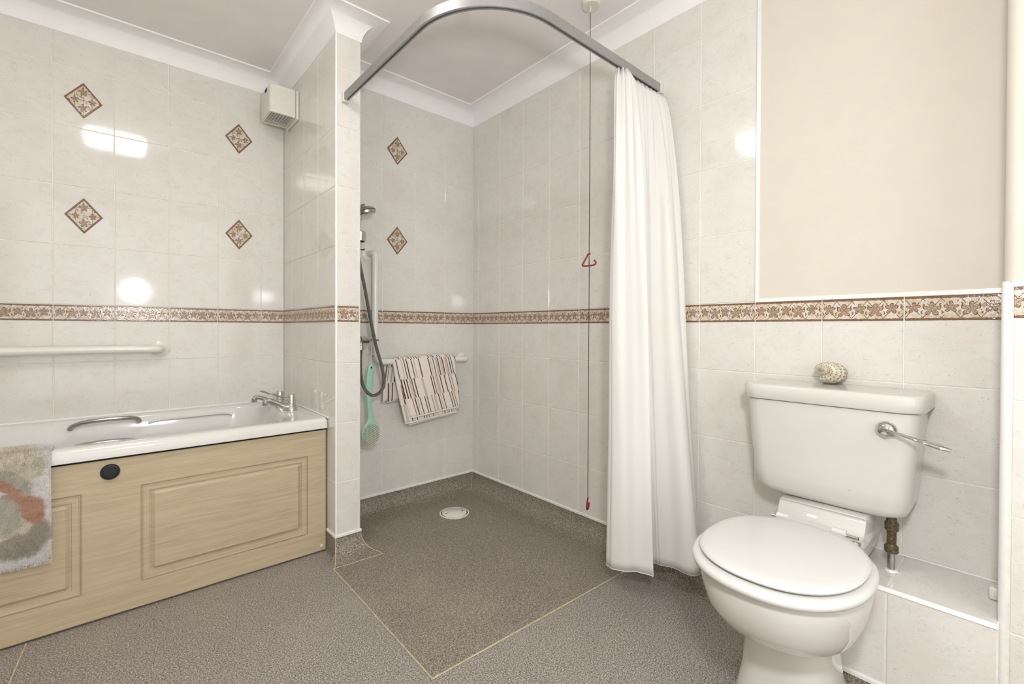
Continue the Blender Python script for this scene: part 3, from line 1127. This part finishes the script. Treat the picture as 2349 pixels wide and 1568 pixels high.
for k, (xa, xb, dz) in enumerate(((-.626, -.580, .0), (-.60, -.548, .0), (-.585, -.50, .003), (-.57, -.36, .0))):
    y_ = -.018 - .0075 * (k % 3)
    sheet('towel_back', [(yb + .004, top_z - .008), (yb + .018, top_z - .022), (y_ - .012, .79), (y_, .72), (y_ - .004, .64), (y_ - .002, .612 + dz), (y_ + .004, .604 + dz)], (xa + .004, xa - .004), (xb, xb), nx=10, uo=.3 * k, wob=.0)

# ------------------------------------------------------------------ shower set on the side of the pier
sh = thing('hand_shower', (XP, -.18, 1.45), 'chrome hand shower on its riser with a ribbed hose beside the pier', 'shower')
MB().tube([(XP + .035, -.18, 1.0), (XP + .035, -.18, 1.62)], .009, 14).build('riser', M['chrome'], sh)
for z in (1.02, 1.60):
    MB().tube([(XP, -.18, z), (XP + .04, -.18, z)], .014, 14).build('riser_bracket', M['chrome'], sh)
# holder cup
MB().tube([(XP + .03, -.18, 1.46), (XP + .075, -.182, 1.46)], .016, 14).build('holder_arm', M['chrome'], sh)
MB().lathe([(.024, -.028), (.026, -.026), (.027, .016), (.024, .020), (.018, .020)], (-.826, -.182, 1.452)).build('holder', M['chrome'], sh)
MB().lathe([(.0215, -.0002), (.0215, -.0012), (.0005, -.0015)], (-.826, -.182, 1.4240)).build('holder_hole', M['dark'], sh)
# handle and head
MB().tube([(-.835, -.182, 1.42), (-.834, -.182, 1.50), (-.830, -.184, 1.545), (-.822, -.188, 1.582), (-.806, -.19, 1.594)], [.0115, .011, .0125, .016, .017], 16, sub=5).build('handle', M['satin'], sh)
ax = Vector((.28, -.05, -1)).normalized()
MB().lathe([(.0005, -.020), (.022, -.019), (.040, -.011), (.0475, .001)], (-.801, -.19, 1.576), basis(ax), 32).build('head_shell', M['satin'], sh)
MB().lathe([(.0480, .0005), (.0485, .0035)], (-.801, -.19, 1.576), basis(ax), 32).build('head_gasket', M['black'], sh)
MB().lathe([(.0475, .0035), (.046, .014), (.040, .019), (.0005, .020)], (-.801, -.19, 1.576), basis(ax), 32).build('spray_face', M['satin'], sh)
MB().lathe([(.007, 0), (.013, .004), (.0135, .012), (.009, .016)], (-.811, -.205, 1.566), basis((0, -1, -.1))).build('selector', M['chrome'], sh)
MB().tube([(-.838, -.185, 1.385), (-.815, -.188, 1.384), (-.806, -.19, 1.389)], .0032, 8, sub=3).build('hose_clip', M['black'], sh)
hp = [(-.838, -.182, 1.425), (-.837, -.184, 1.38), (-.828, -.19, 1.30), (-.808, -.195, 1.20), (-.793, -.20, 1.11), (-.777, -.205, 1.02), (-.752, -.205, .91), (-.728, -.205, .83), (-.711, -.20, .765), (-.708, -.20, .72),
      (-.720, -.195, .687), (-.745, -.19, .669), (-.772, -.19, .670), (-.800, -.19, .695), (-.819, -.19, .735), (-.826, -.19, .79), (-.826, -.187, .85), (-.822, -.184, .905)]
MB().tube(hp, .0082, 14, sub=10).build('hose', M['hose'], sh, uv=True)
vv_ = thing('shower_valve', (XP, -.18, .94), 'small chrome shower valve with a lever on the side of the pier', 'valve')
MB().lathe([(.028, 0), (.028, .004), (.017, .008), (.016, .052), (.019, .054), (.019, .075)], (XP, -.18, .941), 'x').build('body', M['chrome'], vv_)
MB().lathe([(.019, .078), (.021, .081), (.0205, .118), (.016, .124), (.0005, .125)], (XP, -.18, .941), 'x', 10).build('knob', M['chrome'], vv_, autos=20)
MB().lathe([(.014, 0), (.014, .022), (.0115, .024), (.0115, .04)], (-.822, -.182, .895)).build('hose_union', M['satin'], vv_)
MB().tube([(-.782, -.18, .943), (-.75, -.18, .942), (-.729, -.18, .942)], .0058, 10).build('lever', M['chrome'], vv_)

# back brush hanging from the lever
br = thing('back_brush', (-.77, -.18, .94), 'mint green long-handled back brush hanging by a string', 'brush')
MB().tube([(-.772, -.187, .812), (-.771, -.190, .87), (-.764, -.186, .935), (-.762, -.18, .951), (-.762, -.172, .935), (-.768, -.186, .87), (-.771, -.182, .812)], .0011, 6, sub=5).build('hanging_string', M['string'], br)
hb = []
for z, w, th, cx in ((.824, .007, .004, -.769), (.818, .014, .006, -.770), (.80, .0175, .0065, -.772), (.74, .0185, .007, -.778), (.68, .0165, .007, -.781), (.64, .013, .0065, -.779), (.60, .0125, .006, -.776),
                     (.56, .0145, .006, -.772), (.54, .020, .006, -.771), (.525, .034, .0065, -.771), (.505, .044, .007, -.771), (.48, .048, .007, -.772), (.455, .045, .007, -.771), (.435, .033, .0065, -.770), (.424, .016, .005, -.770)):
    hb.append([(cx + w * math.copysign(abs(cos(2 * pi * j / 20)) ** .75, cos(2 * pi * j / 20)), -.184 + th * sin(2 * pi * j / 20), z) for j in range(20)])
MB().loft(hb).build('handle', M['green'], br)
MB().tube([(-.7705, -.192, .806), (-.7705, -.176, .806)], .0042, 10).build('string_hole', M['dark'], br)
bb = MB()
for iz in range(-6, 7):
    for ix in range(-7, 8):
        x, z = ix * .0068, iz * .0086 + (.0043 if ix % 2 else 0)
        if (x / .043) ** 2 + (z / .050) ** 2 < 1:
            c = Vector((-.771 + x, -.190, .480 + z))
            bb.tube([c, c + Vector((.002 + x * .10, -.018, -.003 + z * .06))], [.0021, .0019], 6)
tag(bb.build('bristles', M['bristle'], br), kind='stuff')

# ------------------------------------------------------------------ curtain rail
cr_ = thing('curtain_rail', (-.6, -.9, 2.0), 'curved silver shower curtain rail between the pier and the right wall', 'curtain rail')
RX, RY, RZ, RH, RWd = -.975, -1.302, 1.985, .036, .020
path = [(RX, YP - .012, 0), (RX, -1.0, 0)]
rad = .30
for k in range(0, 25):
    a = pi + pi / 2 * k / 24
    path.append((RX + rad + rad * cos(a), RY + rad + rad * sin(a), 0))
path.append((-.014, RY, 0))
rp = []
w2 = RWd / 2
prof = [(-w2, RZ + .002), (-w2, RZ + RH - .003), (-w2 + .003, RZ + RH), (w2 - .003, RZ + RH), (w2, RZ + RH - .003), (w2, RZ + .002), (w2 - .002, RZ), (.0035, RZ), (.0035, RZ + .008), (-.0035, RZ + .008), (-.0035, RZ), (-w2 + .002, RZ)]
sweep2d([(p[0], p[1]) for p in path], prof, 'rail', M['alu'], cr_, smooth=True, autos=35)
MB().box(RX - .014, RX + .014, YP - .022, YP + .001, RZ - .005, RZ + RH + .004, .002).build('end_bracket', M['fan'], cr_)
MB().box(-.024, .001, RY - .014, RY + .014, RZ - .005, RZ + RH + .004, .002).build('end_bracket', M['fan'], cr_)
hx, hy = RX + rad - rad * cos(pi / 4), RY + rad - rad * sin(pi / 4)
MB().tube([(hx, hy, RZ + RH - .004), (hx, hy, HC)], .010, 14).build('ceiling_post', M['white'], cr_)
MB().lathe([(.028, -.012), (.028, .001)], (hx, hy, HC)).build('post_rose', M['white'], cr_)

# ------------------------------------------------------------------ shower curtain
ct = thing('shower_curtain', (-.17, RY, RZ), 'white shower curtain drawn against the right wall and hanging in folds', 'curtain')
# plan outlines (x, y) from the free edge round the leading fold and back to the wall
TOP = [(-.262, -1.318), (-.285, -1.322), (-.303, -1.312), (-.300, -1.298), (-.270, -1.298), (-.235, -1.303), (-.19, -1.303), (-.15, -1.303), (-.11, -1.303), (-.07, -1.303), (-.035, -1.303), (-.022, -1.302)]
MID = [(-.215, -1.37), (-.27, -1.362), (-.322, -1.318), (-.325, -1.285), (-.285, -1.285), (-.24, -1.345), (-.20, -1.372), (-.165, -1.352), (-.125, -1.382), (-.09, -1.425), (-.05, -1.43), (-.026, -1.42)]
BOT = [(-.248, -1.424), (-.276, -1.385), (-.300, -1.318), (-.300, -1.262), (-.255, -1.25), (-.20, -1.30), (-.165, -1.40), (-.150, -1.39), (-.118, -1.44), (-.105, -1.515), (-.055, -1.515), (-.02, -1.45)]
NS = 24
tp = [smooth_path([(x, y, 0) for x, y in L], NS)[0] for L in (TOP, MID, BOT)]
NU = len(tp[0])
NVv = 60
rnd = random.Random(5)
vs, uv = [], []
ph = [rnd.uniform(0, 6.28) for _ in range(6)]
for i in range(NVv + 1):
    t = i / NVv
    for j in range(NU):
        u = j / (NU - 1)
        a, m_, b_ = tp[0][j], tp[1][j], tp[2][j]
        # quadratic blend through the three plans
        la, lm_, lb_ = (1 - t) * (1 - 2 * t), 4 * t * (1 - t), t * (2 * t - 1)
        if t < .5:
            q = t / .5
            q = q ** .42
            p = a.lerp(m_, q)
        else:
            p = m_.lerp(b_, (t - .5) / .5)
        jm, jp = max(j - 1, 0), min(j + 1, NU - 1)
        mm = [tp[0], tp[1]][0 if t < .25 else 1]
        T = mm[jp] - mm[jm]
        T.normalize()
        N_ = Vector((T.y, -T.x, 0))
        amp_top = .0065 * (1 - min(1, t * 2.6)) ** 1.5
        d_ = amp_top * sin(u * 2 * pi * 15 + ph[0])
        d_ += .0095 * min(1, t * 4) * (1 - .35 * t) * sin(u * 2 * pi * 5.6 + ph[1] + .5 * sin(t * 3))
        d_ += .0018 * min(1, t * 3) * sin(u * 2 * pi * 12 + ph[2] + 1.4 * t)
        d_ += .0025 * sin(t * 9 + u * 5) * t
        zb = .085 + .035 * (1 - u) ** 6 * 0 + .018 * sin(u * 7 + 1.0) ** 2
        zt = RZ - .006 - (.0025 * (1 + sin(u * 2 * pi * 15 + ph[0])))
        z = zt + (zb - zt) * t
        p = p + N_ * d_
        vs.append((min(p.x, -.008), p.y, z))
fs = [(i * NU + j, i * NU + j + 1, (i + 1) * NU + j + 1, (i + 1) * NU + j) for i in range(NVv) for j in range(NU - 1)]
cl = obj('curtain_cloth', vs, fs, M['curtain'], ct, True)
mod = cl.modifiers.new('s', 'SOLIDIFY')
mod.thickness = .0012
# hem welts at the bottom and along the free edge
hv = [Vector(vs[NVv * NU + j]) for j in range(0, NU, 2)]
MB().tube(hv, .0016, 6).build('bottom_hem', M['curtain'], ct)
MB().tube([Vector(vs[i * NU]) for i in range(NVv + 1)], .0016, 6).build('side_hem', M['curtain'], ct)
for k in range(11):
    x = -.285 + k * .025
    MB().tube([(x, RY, RZ + .006), (x, RY, RZ - .004), (x + .003, RY + .001, RZ - .010), (x + .006, RY, RZ - .005)], .0013, 6).build('hook', M['black'], ct)

# ------------------------------------------------------------------ floor drain
dr = thing('floor_drain', (-.338, -.288, 0), 'round white floor drain in the shower floor near the corner', 'drain')
c = (-.338, -.288, 0)
MB().lathe([(.080, .0008), (.080, .003), (.076, .0042), (.072, .0042), (.0715, .001)], c, 'z', 48, False, False).build('rim', M['white'], dr)
MB().lathe([(.0735, .0005), (.0735, .0014), (.0005, .0014)], c, 'z', 40).build('gap', M['dark'], dr)
MB().lathe([(.0665, .001), (.0665, .0045), (.065, .0055), (.0005, .0060)], c, 'z', 40).build('cover', M['white'], dr)
for dx, dy in ((.045, -.012), (-.045, .012)):
    MB().lathe([(.0042, .0055), (.0042, .0063), (.0005, .0063)], (c[0] + dx, c[1] + dy, 0), 'z', 12).build('screw', M['dark'], dr)

# ------------------------------------------------------------------ extractor fan in the bath corner
fn = thing('extractor_fan', (XB, .23, 2.15), 'white box extractor fan with a slatted underside in the bath corner', 'fan')
fx0, fx1, fy0, fy1, fz0, fz1 = -1.150, XB - .016, .150, .318, 2.078, 2.222
MB().box(XB - .014, XB - .001, .140, .326, 2.068, 2.214, .004).build('back_plate', M['fan'], fn)
fb = MB()
ringf = lambda z, i: rrect(fx0 + i, fx1, fy0 + i, fy1 - i, z, (.002, .014, .014, .002), 5)
fb.loft([ringf(fz0, .0), ringf(fz0 + .12, .0), ringf(fz1 - .006, .001), ringf(fz1, .006)], False, True)
inn = lambda z: rrect(fx0 + .010, fx1 - .006, fy0 + .008, fy1 - .012, z, .006, 5)
fb.loft([ringf(fz0, 0), inn(fz0), inn(fz0 + .02)], False, False)
fb.build('housing', M['fan'], fn, autos=30)
MB().loft([inn(fz0 + .018), inn(fz0 + .022)]).build('grille_void', M['dark'], fn, smooth=False)
for k in range(11):
    y = fy0 + .014 + k * .0135
    MB().box(fx0 + .010, fx1 - .006, y, y + .0036, fz0 + .001, fz0 + .0024).build('slat', M['fan'], fn, smooth=False)
for k in range(8):
    x = fx0 + .018 + k * .0135
    MB().box(x, x + .0016, fy0 + .008, fy1 - .012, fz0 + .0022, fz0 + .0035).build('grille_rib', M['fan'], fn, smooth=False)
MB().box(fx0 - .001, fx0 + .002, fy0 + .05, fy0 + .085, fz1 - .028, fz1 - .012).build('side_vent', M['dark'], fn, smooth=False)

# ------------------------------------------------------------------ emergency pull cord
pc = thing('pull_cord', (-.235, -1.115, HC), 'dark red emergency pull cord hanging from the ceiling with red handles', 'pull cord')
MB().lathe([(.034, -.022), (.037, -.016), (.038, .0)], (-.235, -1.120, HC)).build('ceiling_rose', M['fan'], pc)
MB().tube([(-.235, -1.116, HC - .02), (-.235, -1.115, HC - .045)], [.004, .0025], 10).build('cord_nipple', M['fan'], pc)
cx, cy = -.235, -1.115
MB().tube([(cx, cy, HC - .04), (cx + .001, cy - .001, 1.6), (cx, cy, 1.268), (cx + .002, cy, 1.262), (cx + .0005, cy, .7), (cx, cy, .29)], .0015, 6, sub=3).build('cord', M['cord'], pc)
e1 = Vector((R_.x, R_.y, 0)).normalized()
P0 = Vector((cx, cy, 1.268))
tri = [(.006, .047), (-.003, .046), (-.010, .033), (-.026, .004), (-.027, -.001), (-.020, -.004), (0, -.003), (.020, .001), (.027, .005), (.028, .012), (.021, .022)]
MB().tube([P0 + e1 * a + Vector((0, 0, b)) for a, b in tri], .0036, 10, sub=3).build('pull_handle', M['red'], pc)
P1 = Vector((cx, cy, .268))
f1 = e1.cross(Vector((0, 0, 1)))
tri2 = [(.000, .030), (-.002, .022), (-.003, -.02), (0, -.027), (.004, -.02), (.005, -.004), (.004, .006)]
MB().tube([P1 + e1 * a + f1 * (b * .35) + Vector((0, 0, b)) for a, b in tri2], .0034, 10, sub=3).build('pull_handle', M['red'], pc)

# ------------------------------------------------------------------ toilet
CY = -1.930
tl = thing('toilet', (-.45, CY, 0), 'white toilet with closed seat and low cistern against the right wall', 'toilet')
rg = [srect(-.415, CY, .160, .130, 0, 3.2), srect(-.415, CY, .158, .128, .015, 3.2), srect(-.420, CY, .135, .114, .07, 3.0), srect(-.425, CY, .118, .102, .14, 2.8), srect(-.430, CY, .108, .097, .22, 2.6),
      srect(-.430, CY, .108, .097, .256, 2.5), srect(-.440, CY, .128, .110, .266, 2.4), srect(-.458, CY, .160, .128, .280, 2.3), srect(-.473, CY, .188, .145, .305, 2.3),
      srect(-.485, CY, .208, .160, .342, 2.3), srect(-.49, CY, .220, .170, .39, 2.3), srect(-.49, CY, .224, .172, .425, 2.3), srect(-.49, CY, .220, .168, .434, 2.3)]
MB().loft(rg).build('bowl', M['china'], tl, autos=60)
# rear of the pan: outlet web and the shelf carrying the cistern
MB().loft([rrect(-.345, -.266, CY - h_, CY + h_, z, .015) for z, h_ in ((0, .085), (.02, .080), (.15, .070), (.28, .068), (.38, .10))]).build('trapway', M['china'], tl)
hw = .106
sp_ = [(-.335, .40), (-.325, .438), (-.240, .443), (-.214, .452), (-.194, .482), (-.186, .488), (-.03, .488), (-.03, .385), (-.30, .375)]
pr, _ = smooth_path([(x, 0, z) for x, z in sp_], 4)
MB().loft([[(p.x, y, p.z + dz * (1 if p.z > .43 else -1)) for p in pr] for y, dz in ((CY - hw, -.004), (CY - hw + .004, 0), (CY + hw - .004, 0), (CY + hw, -.004))]).build('pan_shelf', M['china'], tl, autos=50)
# seat and lid
SX = -.512
def slab(name, cx, a, b, z0, z1, mat, dome=0.0, n=2.25, egg=-.0):
    r = [srect(cx, CY, a - .010, b - .010, z0, n, 64, egg), srect(cx, CY, a - .002, b - .002, z0 + .003, n, 64, egg), srect(cx, CY, a, b, (z0 + z1) / 2, n, 64, egg), srect(cx, CY, a - .002, b - .002, z1 - .004, n, 64, egg),
         srect(cx, CY, a - .009, b - .009, z1 - .0005, n, 64, egg)]
    for k in (.9, .7, .45, .2):
        r.append(srect(cx, CY, (a - .01) * k, (b - .01) * k, z1 + dome * (1 - k * k), n, 64, egg))
    return MB().loft(r).build(name, mat, tl, autos=60)


slab('seat', -.512, .226, .184, .436, .456, M['seat'])
slab('lid', -.507, .208, .170, .459, .473, M['seat'], .006)
MB().loft([rrect(-.325, -.286, CY - .052, CY + .052, z, .004) for z in (.459, .473)]).build('lid_tongue', M['seat'], tl)
for s_ in (-1, 1):
    y = CY + s_ * .066
    MB().tube([(-.286, y - .016, .464), (-.286, y + .016, .464)], .0105, 14).build('hinge_knuckle', M['seat'], tl)
    MB().tube([(-.286, y - .030 - (.012 if s_ < 0 else 0), .461), (-.286, y + .030, .461)], .0048, 12).build('hinge_rod', M['chrome'], tl)
    MB().lathe([(.012, 0), (.012, .006), (.008, .010)], (-.279, y + s_ * .034, .440)).build('hinge_post', M['chrome'], tl)
# cistern
def cis(z, hw, d, r=.05, x1=-.012):
    return rrect(x1 - d, x1, CY - hw, CY + hw, z, (.012, r, r, .012), 8)


MB().loft([cis(.492, .150, .135, .05), cis(.494, .168, .155, .05), cis(.502, .180, .166, .05), cis(.520, .188, .174, .05), cis(.560, .193, .180, .05), cis(.68, .203, .187, .05), cis(.784, .210, .192, .05), cis(.785, .203, .185, .05), cis(.792, .203, .185, .05)]).build('cistern', M['china'], tl, autos=60)
MB().loft([cis(.790, .205, .187, .05, -.006), cis(.787, .212, .198, .055, -.004), cis(.7865, .219, .208, .056, -.003), cis(.789, .2215, .211, .056, -.003), cis(.820, .2215, .211, .056, -.002), cis(.827, .220, .2095, .055, -.002), cis(.8305, .216, .205, .05, -.004), cis(.832, .208, .197, .05, -.006), cis(.8325, .15, .15, .04, -.03)]).build('cistern_lid', M['china'], tl, autos=60)
LV = (-.200, -2.078, .740)
lev = MB().lathe([(.0225, 0), (.0225, .007), (.0195, .016), (.013, .022), (.0005, .024)], LV, basis((-1, 0, 0))).build('flush_boss', M['chrome'], tl)
MB().tube([(-.218, -2.078, .741), (-.228, -2.092, .739), (-.236, -2.115, .736), (-.243, -2.143, .730), (-.247, -2.162, .727), (-.250, -2.186, .722), (-.251, -2.205, .718)], [.010, .0085, .0065, .007, .0105, .0115, .008], 12, sub=5, squash=(1, .55)).build('flush_lever', M['chrome'], tl)
MB().lathe([(.0005, 0), (.0025, .0005), (.001, .002)], (-.199, -2.0, .56), basis((-1, 0, 0)), 10).build('glaze_dot', M['seat'], tl)

# water supply pipe
wp = thing('supply_pipe', (-.13, -2.080, ZBOX), 'grey water pipe with a tarnished brass valve under the cistern', 'pipe')
px, py = -.135, -2.080
MB().tube([(px, py, ZBOX - .002), (px, py, .415)], .0085, 16).build('pipe', M['satin'], wp)
MB().lathe([(.0135, .395), (.0155, .398), (.0155, .412), (.0125, .415), (.0105, .418), (.0105, .452), (.0135, .455), (.0155, .458), (.0155, .476), (.012, .480), (.009, .500)], (px, py, 0), 'z', 12).build('valve_body', M['brass'], wp, autos=25)
MB().lathe([(.006, 0), (.006, .004), (.0035, .005)], (px - .010, py, .434), basis((-1, 0, 0)), 12).build('valve_screw', M['brass'], wp)
MB().lathe([(.016, 0), (.014, .004), (.0085, .005)], (px, py, ZBOX)).build('pipe_seal', M['trim'], wp)
cp_ = thing('pipe_cap', (-.11, YN, .36), 'small translucent white cap stuck on the end of the tiled ledge', 'cap')
MB().box(-.128, -.098, YN + .001, YN + .022, ZBOX + .001, ZBOX + .032, .005).build('cap_shell', M['fan'], cp_)
MB().box(-.134, -.092, YN + .0005, YN + .005, ZBOX + .001, ZBOX + .036, .002).build('cap_flange', M['fan'], cp_)

# ------------------------------------------------------------------ seashell on the cistern lid
ss = thing('seashell', (-.12, -1.915, .832), 'spotted turban seashell lying on the cistern lid', 'seashell')
S0 = Vector((-.120, -1.905, .832))
vs, uv, fs = [], [], []
turns, NSg, NR = 3.8, 220, 36
se1, sz, sc = Vector((.759, -.651, 0)), Vector((0, 0, 1)), Vector((-.651, -.759, 0))
axv = (se1 * -.80 + sz * .12 + sc * .58).normalized()            # spire direction
A_ = se1 * .35 - sz * .85 + sc * .1
A_ = (A_ - axv * A_.dot(axv)).normalized()
B_ = axv.cross(A_)
if B_.dot(se1) > 0:
    B_ = -B_
A_, B_ = A_ * cos(.7) + B_ * sin(.7), B_ * cos(.7) - A_ * sin(.7)
for i in range(NSg + 1):
    t = i / NSg
    th = (t - 1) * turns * 2 * pi
    g = math.exp(.15 * th)
    Rm, rt = .0255 * g, .0275 * g
    rad_ = A_ * cos(th) + B_ * sin(th)
    cen = rad_ * Rm + axv * (-.080 * g)
    for j in range(NR):
        a = 2 * pi * j / NR
        rr_ = rt * (1 + .025 * sin(a * 9))
        vs.append(cen + rad_ * cos(a) * rr_ * 1.02 + axv * sin(a) * rr_ * 1.75)
        uv.append((t, j / NR))
vs = [v + se1 * v.dot(se1) * .16 - sz * v.z * .18 for v in vs]
zmin = min(v.z for v in vs)
vs = [Vector((v.x, v.y, v.z - zmin)) + S0 for v in vs]
for i in range(NSg):
    for j in range(NR):
        k = (j + 1) % NR
        fs.append((i * NR + j, i * NR + k, (i + 1) * NR + k, (i + 1) * NR + j))
obj('whorls', vs, fs, M['shell'], ss, True, uv)
lip = [v for v in vs[-NR:]]
cc = sum(lip, Vector()) / NR
obj('aperture', [l.lerp(cc, .04) for l in lip] + [cc + (vs[-NR * 8] - vs[-NR]) * .3], [(j, (j + 1) % NR, NR) for j in range(NR)], M['shell_in'], ss, True)
